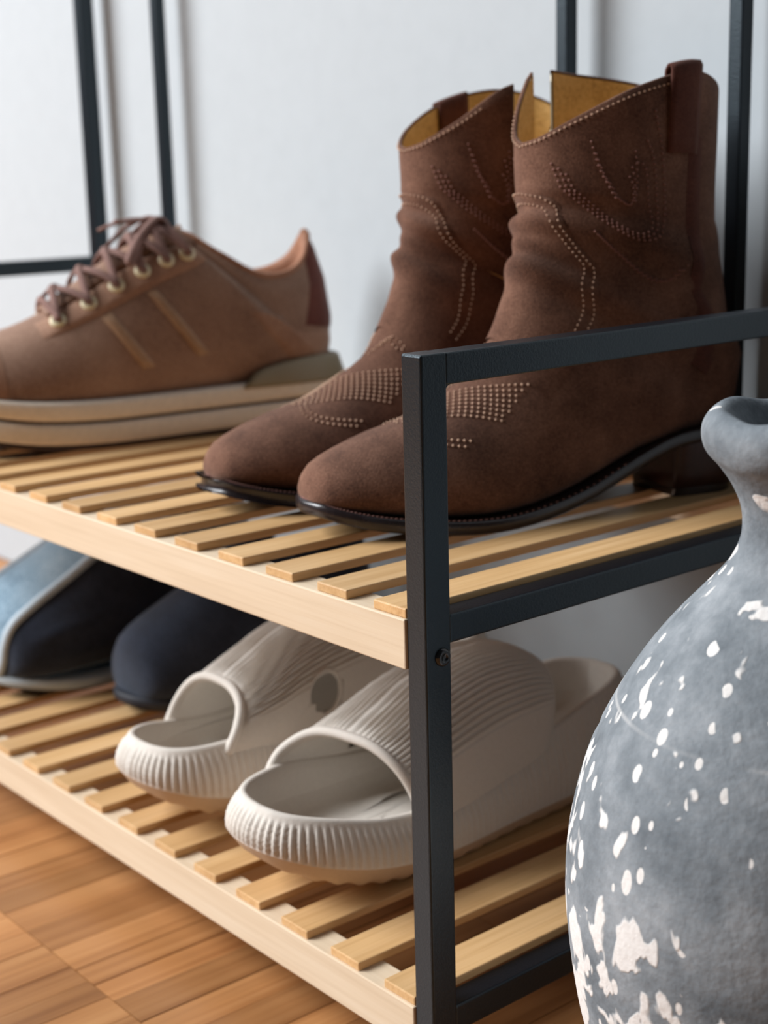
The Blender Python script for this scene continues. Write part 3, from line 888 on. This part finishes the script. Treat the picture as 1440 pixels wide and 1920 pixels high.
# ================================================================== foam slides
def slide(sign, loc, rz, label, ufl):
    root = empty('foam_slide', loc, rz, label, 'slipper', 'pair of beige foam slides')
    LN = .316
    OU = np.array([(.316, .0), (.313, .016), (.303, .031), (.284, .0435), (.255, .0515), (.222, .0535), (.185, .0515), (.145, .0475), (.105, .0455), (.068, .0445), (.035, .0405), (.013, .029), (.002, .0145), (0, 0)])
    MD = np.array([(.316, .0), (.314, .018), (.306, .0345), (.288, .0470), (.258, .0525), (.222, .0510), (.185, .0470), (.145, .0440), (.105, .0440), (.068, .0440), (.035, .0400), (.013, .0285), (.002, .0142), (0, 0)])
    n = 560
    def outline(a):
        f = a / math.pi if a <= math.pi else 2 - a / math.pi
        P = OU if a <= math.pi else MD
        q = crom(P, f * (len(P) - 1)); return Vector((q[0], (1 if a <= math.pi else -1) * max(q[1], 0) * sign, 0))
    # even arc-length stations
    fine = [outline(2 * math.pi * k / 4000) for k in range(4001)]
    acc = [0.0]
    for a, b in zip(fine[:-1], fine[1:]): acc.append(acc[-1] + (b - a).length)
    per = acc[-1]
    st = [float(np.interp(per * k / n, acc, range(4001))) for k in range(n)]
    pts = [fine[int(i)].lerp(fine[min(int(i) + 1, 4000)], i - int(i)) for i in st]
    nor = []
    for k in range(n):
        t = pts[(k + 2) % n] - pts[k - 2]; v = Vector((t.y, -t.x, 0)).normalized() * sign
        nor.append(v)
    spring = lambda u_: scurve(u_, [0, .03, .08, .2, .25, .29, .316], [.006, .002, .0, .0, .005, .014, .022])
    RU = [0, .03, .07, .12, .17, .21, .25, .285, .316]
    RIM = {1: [.076, .076, .068, .054, .046, .043, .046, .053, .058], -1: [.076, .076, .068, .055, .050, .052, .058, .058, .058]}
    def rim(u_, y_=None):
        """rim height on the outer (y > 0) or inner side"""
        if y_ is None: return .5 * (scurve(u_, RU, RIM[1]) + scurve(u_, RU, RIM[-1]))
        g = max(0, min(1, .5 + y_ * sign / .04)); return g * scurve(u_, RU, RIM[1]) + (1 - g) * scurve(u_, RU, RIM[-1])
    bed = lambda u_: scurve(u_, [0, .03, .08, .15, .2, .25, .29, .316], [.050, .046, .040, .033, .029, .028, .032, .040])
    wave = [math.cos(2 * math.pi * per * k / n / .0052) for k in range(n)]
    # outer ribbed wall, rounded rim, inner wall
    V = []
    nrib = 15
    prof = []
    for i in range(nrib):
        f = i / (nrib - 1)
        lean = .0062 * f ** 1.6 - .0020 * math.sin(math.pi * f)
        prof.append((lean, .0 + f, 'rib', f))
    for a in range(1, 6):
        an = math.pi * a / 6
        prof.append((.0062 + .0032 * (1 - math.cos(an)) + .0004, 1.0, 'rim', .0034 * math.sin(an)))
    prof += [(.0138, 1.0, 'in', -.004), (.0150, 1.0, 'in', -.010), (.0152, 1.0, 'deep', 0)]
    rows = []
    for ins, f, kind, ex in prof:
        row = []
        for k in range(n):
            p = pts[k]; u_ = p.x
            lo = spring(u_) + .0165; hi = rim(u_, p.y)
            if kind == 'rib':
                z = lo + (hi - lo) * f
                amp = .00115 * min(1, f * 7, (1 - f) * 7)
                kn = 1 + .35 * math.cos(2 * math.pi * (z - lo) / .0036)
                d = -ins + amp * wave[k] * kn
                row.append(p + nor[k] * d + Vector((0, 0, z)))
            elif kind == 'deep':
                row.append(p - nor[k] * ins + Vector((0, 0, min(hi - .011, bed(u_) + .004))))
            else:
                row.append(p - nor[k] * ins + Vector((0, 0, hi + ex)))
        rows.append(row)
    for r_ in rows: V += r_
    add('ribbed_sidewall', V, grid_faces(len(rows), n, True), m_foam, root)
    # footbed
    m2 = 140; V = []
    sel = [int(round(i * n / m2)) % n for i in range(m2)]
    for sc in (1.0, .97, .9, .78, .6, .4, .2):
        for k in sel:
            p = pts[k]; q = p - nor[k] * .0145
            c = Vector((q.x * .55 + .45 * .16, 0, 0)); c.x = .03 + (q.x - .0) * (.81)
            xy = c.lerp(q, sc)
            z = bed(xy.x) + .012 * max(0, (sc - .55) / .45) ** 3
            # arch support bump and a rounded toe bar
            z += .006 * math.exp(-((xy.x - .20) / .018) ** 2) * max(0, 1 - sc)
            z = min(z, rim(p.x, p.y) - .003)
            V.append(Vector((xy.x, xy.y, z)))
    F = grid_faces(7, m2, True) + [tuple(6 * m2 + k for k in range(m2))]
    o = add('footbed', V, F, m_foam, root)
    # underside: smooth band and wavy tread
    V = []
    for ins, zf in ((.0000, .0168), (.0012, .0150), (.0052, .0085), (.0105, .0030), (.0150, .0), (.03, .0)):
        for k in range(n):
            p = pts[k]; zz = spring(p.x) + zf
            if zf < .004: zz += .0016 * (0.5 + .5 * math.cos(2 * math.pi * p.x / .016)) * (1 if zf == 0 or zf == .003 else 0)
            V.append(p - nor[k] * ins + Vector((0, 0, zz)))
    F = grid_faces(6, n, True)
    for k in range(n // 2 - 1): F.append((5 * n + k, 5 * n + k + 1, 5 * n + n - 2 - k, 5 * n + n - 1 - k))
    o = add('outsole', V, F, m_foam_base, root); o['label'] = 'warm beige smooth outsole'
    # strap: arch from inner side (a=0) to outer side (a=1)
    na, nb = 330, 26
    uf = lambda a: scurve(a, [0, .12, .3, .5, .7, .88, 1], [.266, .258, .246, .240] + ufl)
    ur = lambda a: scurve(a, [0, .15, .35, .5, .7, .88, 1], [.108, .101, .094, .090, .092, .098, .106])
    def half(u_, s):
        P = OU if s > 0 else MD
        return float(np.interp(u_, P[::-1, 0], P[::-1, 1]))
    def arch(a, u_, lift):
        th = math.pi * (1 - a)
        c, s = math.cos(th), math.sin(th)
        hh = half(u_, 1 if c > 0 else -1) - .0072
        top = scurve(u_, [.06, .09, .115, .15, .19, .225, .245, .268], [.094, .105, .114, .117, .108, .091, .083, .077])
        base = rim(u_, (1 if c > 0 else -1) * sign) - .004
        y = math.copysign(abs(c) ** .72, c) * hh
        z = base + (top - base) * abs(s) ** (.72 if c < 0 else .95)
        nrm = Vector((.12, math.copysign(abs(c) ** 1.2, c) * 1.0, abs(s) ** 1.0)).normalized()
        p = Vector((u_, y, z)) + nrm * lift
        return Vector((p.x, p.y * sign, p.z))
    HOLE = []
    V = []
    rowsb = []
    for j in range(nb + 8):
        row = []
        for i in range(na):
            a = i / (na - 1)
            f0, r0 = uf(a), ur(a)
            if j < nb:
                g = j / (nb - 1); u_ = f0 + (r0 - f0) * g
                rib = 1 if .16 < a < .84 else 0
                sm = max(0, min(1, (min(a, 1 - a) - .14) / .03))
                e = min(1, g * 16, (1 - g) * 16)
                lift = .0030 + .0013 * math.cos(2 * math.pi * a * 44) * sm * e * (1 + .3 * math.cos(2 * math.pi * u_ / .0034)) + (-.0012 * (1 - e)) + .0012 * (1 - sm)
            else:
                # roll round the rear edge, run back inside, roll round the front
                q = j - nb
                tab = [(1.0, -.0010, -.0020), (1.0, -.0030, -.0012), (.985, -.0042, 0), (.7, -.0042, 0), (.35, -.0042, 0), (.015, -.0042, 0), (0, -.0030, .0012), (0, -.0006, .0024)]
                g, lf, du = tab[q]; u_ = f0 + (r0 - f0) * g + du; lift = lf + .0016
            row.append(arch(a, u_, lift))
        rowsb.append(row)
    for r_ in rowsb: V += r_
    nr = len(rowsb)
    # a round vent low on the inner side: leave the faces out there
    HA, HU, HR = .095, .182, .0148
    hole_c = arch(HA, HU, .0022)
    hole_1 = (arch(HA, HU + .003, .0022) - arch(HA, HU - .003, .0022)).normalized() * HR
    hole_2 = (arch(HA + .006, HU, .0022) - arch(HA - .006, HU, .0022)).normalized() * HR
    F = grid_faces(nr, na) + [((nr - 1) * na + i, (nr - 1) * na + i + 1, i + 1, i) for i in range(na - 1)]
    F = [f for f in F if (sum((V[i] for i in f), Vector()) / len(f) - hole_c).length > HR]
    o = add('strap', V, F, m_foam, root); o['label'] = 'ribbed foam strap over the instep'
    # raised smooth lip along the strap's front edge
    lip = [arch(i / 80, uf(i / 80) + .0006, .0022) for i in range(81)]
    add('strap_lip', *tube(lip, .0032, 10), m_foam, root)
    # finished rim round the hole in the strap's inner side
    ring = [hole_c + hole_1 * math.cos(q) + hole_2 * math.sin(q) for q in [2 * math.pi * k / 40 for k in range(40)]]
    add('vent_rim', *tube(ring, .0016, 8, True), m_foam, root)
    return root
SRZ = math.radians(-90)
slide(1, (-.155, .310, -H), SRZ, 'beige foam slide beside the black post on the lower shelf', [.234, .226, .220])
slide(-1, (-.295, .312, -H), SRZ, 'beige foam slide next to the dark navy shoe on the lower shelf', [.243, .250, .256])

# ================================================================== blue and navy shoes, lower shelf
def plain_shoe(name, loc, rot, label, mu, ms, mw, height, sole_w, panel=False, sc=1.0, wide=1.0, tall=1.0):
    root = empty(name, loc, 0, label, 'shoe', None, rot); root.scale = (sc, sc * wide, sc * tall)
    hgt = height
    S = [((.2700, .046), (.2705, .024), .008, .45, .5), ((.2670, .060), (.2685, .016), .026, .32, .46), ((.259, .072), (.260, .013), .0385, .26, .43),
         ((.238, .084), (.238, .012), .0465, .23, .43), ((.208, .098), (.203, .012), .049, .21, .44), ((.181, .112), (.163, .012), .047, .22, .46),
         ((.155, .126), (.115, .012), .042, .25, .48), ((.136, hgt), (.065, .013), .039, .32, .46), ((.126, hgt * 1.02), (.010, .018), .036, .42, .5)]
    def r1(p):
        c, s = math.cos(p), math.sin(p); return (.062 + .062 * c, .034 * s, scurve(abs((math.degrees(p) + 180) % 360 - 180), [0, 90, 180], [hgt * 1.02, hgt * .66, hgt * .62]))
    def r2(p):
        c, s = math.cos(p), math.sin(p); return (.064 + .056 * c, .030 * s, scurve(abs((math.degrees(p) + 180) % 360 - 180), [0, 90, 180], [hgt * 1.04, hgt * .82, hgt * .98]))
    B = Loft(S, [r1, r2], 1)
    ts = [0, .3, .6, 1, 1.5] + [2 + .5 * k for k in range(12)] + [8 + .25 * k for k in range(9)]
    V, F = loft_body(B, ts, 56)
    add('upper', V, F, mu, root)
    V = []
    prof = [(0, 0), (.0005, .002), (-.002, .0036), (-.005, .002), (-.006, -.02), (-.006, -.05)]
    for d, dz in prof:
        for k in range(56):
            a = 2 * math.pi * k / 56; q = B.off(B.tmax - .02, a, d); V.append(q + Vector((0, 0, dz)))
    add('collar_lining', V, grid_faces(len(prof), 56, True), mw, root)
    # tongue line and seam
    V = []
    for i in range(16):
        f = i / 15; t = 4.6 + 3.6 * f
        for j in range(7): V.append(B.off(t, .5 * (j / 3 - 1) * (.6 + .4 * f), .0022 - .0018 * abs(j / 3 - 1) ** 4))
    add('vamp_panel', V, grid_faces(16, 7), mu, root)
    OU = np.array([(.277, .0), (.2735, .0165), (.262, .032), (.238, .0445), (.208, .0500), (.17, .0475), (.13, .0430), (.09, .0405), (.05, .0390), (.018, .033), (0.0, .020), (-.006, .0)])
    def outline(a):
        f = a / math.pi if a <= math.pi else 2 - a / math.pi
        q = crom(OU, f * (len(OU) - 1)); return (q[0], (1 if a <= math.pi else -1) * max(q[1], 0))
    sp = lambda u_: scurve(u_, [0, .18, .23, .28], [0, 0, .003, .010])
    add('foxing', *sole_prism(outline, 72, lambda u_: sp(u_) + .003, lambda u_: sp(u_) + sole_w, rings=[(.004, 0), (.0014, 0), (0, .2), (0, .8), (.0014, 1), (.005, 1)]), ms, root)
    def ol2(a):
        x_, y_ = outline(a); return (.135 + (x_ - .135) * .965, y_ * .90)
    o = add('outsole', *sole_prism(ol2, 72, sp, lambda u_: sp(u_) + .006), m_tread, root); o['label'] = 'dark rubber sole'
    if panel:
        # dark side panels bounded by pale edging, with two folds across them
        for sg in (1, -1):
            border = [(.9, 2.5), (.95, 1.9), (1.15, 1.4), (1.8, 1.02), (2.8, .84), (4.0, .76), (5.2, .74), (6.4, .80), (7.6, .95)]
            V = []
            for i in range(40):
                t = .95 + 6.6 * i / 39; top_ = interp(t, [q[0] for q in border[1:]], [q[1] for q in border[1:]])
                for j in range(16):
                    g = j / 15; e = min(1, g * 8, (1 - g) * 8, i * .3)
                    fold = .0022 * math.exp(-(((g - .45 - .05 * (t - 4)) / .06) ** 2)) * min(1, max(0, (t - 2.2))) + .0018 * math.exp(-(((g - .72 - .02 * (t - 4)) / .05) ** 2)) * min(1, max(0, t - 2.8))
                    V.append(B.off(t, sg * (top_ + (2.55 - top_) * g), .0002 + .001 * e + fold))
            add('side_panel', V, grid_faces(40, 16), mw, root)
            A = np.array(border); path = [crom(A, k / 8) for k in range(8 * (len(border) - 1) + 1)]
            add('edging', *tube([B.off(max(t, .2), sg * p, .0012) for t, p in path], .0036, 8), ms, root)
    return root
plain_shoe('navy_shoe', (-.487, .355, -H), (0, 0, math.radians(-90)), 'dark navy suede shoe between the beige slides and the pale blue shoe', m_navy, m_tread, m_navy, .136, .012, sc=.92)
plain_shoe('blue_shoe', (-.620, .318, -H), (0, 0, math.radians(-90)), 'pale blue suede shoe with grey-white edging round its dark side', m_blue, m_piping, m_navy, .138, .011, panel=True, wide=1.35, tall=1.1)

# ================================================================== clay jar
def jar(loc):
    zb = FLOOR
    prof = [(.0, .0), (.050, .0), (.058, .002), (.066, .012), (.078, .040), (.0905, .075), (.1005, .110), (.1060, .148), (.1073, .172), (.1055, .198), (.0985, .228), (.0880, .252), (.0750, .274), (.0615, .292), (.0480, .307), (.0375, .319), (.0325, .329), (.0312, .337), (.0322, .346), (.0360, .355), (.0415, .363), (.0468, .369), (.0490, .375), (.0488, .381), (.0462, .3855), (.0420, .3875), (.0380, .386), (.0345, .381), (.0310, .372), (.0280, .358), (.0265, .340), (.0270, .325), (.033, .310), (.046, .29), (.06, .27), (.0, .262)]
    A = np.array(prof); dense = [crom(A, k / 5) for k in range((len(A) - 1) * 5 + 1)]
    n = 128; V = []
    rng = random.Random(3); ph = [rng.uniform(0, 6.28) for _ in range(8)]
    for r, z in dense:
        for k in range(n):
            a = 2 * math.pi * k / n
            wob = 1 + .006 * math.sin(2 * a + ph[0] + z * 9) + .004 * math.sin(3 * a + ph[1] - z * 17) + .003 * math.sin(5 * a + ph[2] + z * 31)
            groove = -.0006 * math.exp(-((z - .238) / .0016) ** 2)
            zz = z + (.0012 * math.sin(3 * a + ph[3]) + .0008 * math.sin(7 * a + ph[4])) * max(0, min(1, (z - .34) / .03))
            V.append(((max(r, 0) * wob + groove) * math.cos(a), (max(r, 0) * wob + groove) * math.sin(a), max(zz, 0)))
    o = add('clay_jar', V, grid_faces(len(dense), n, True), m_clay, None, merge=1e-6)
    o.location = loc
    tag(o, 'large weathered grey clay jar flecked with white beside the rack', 'jar')
    return o
jar((.1602, .0837, FLOOR))
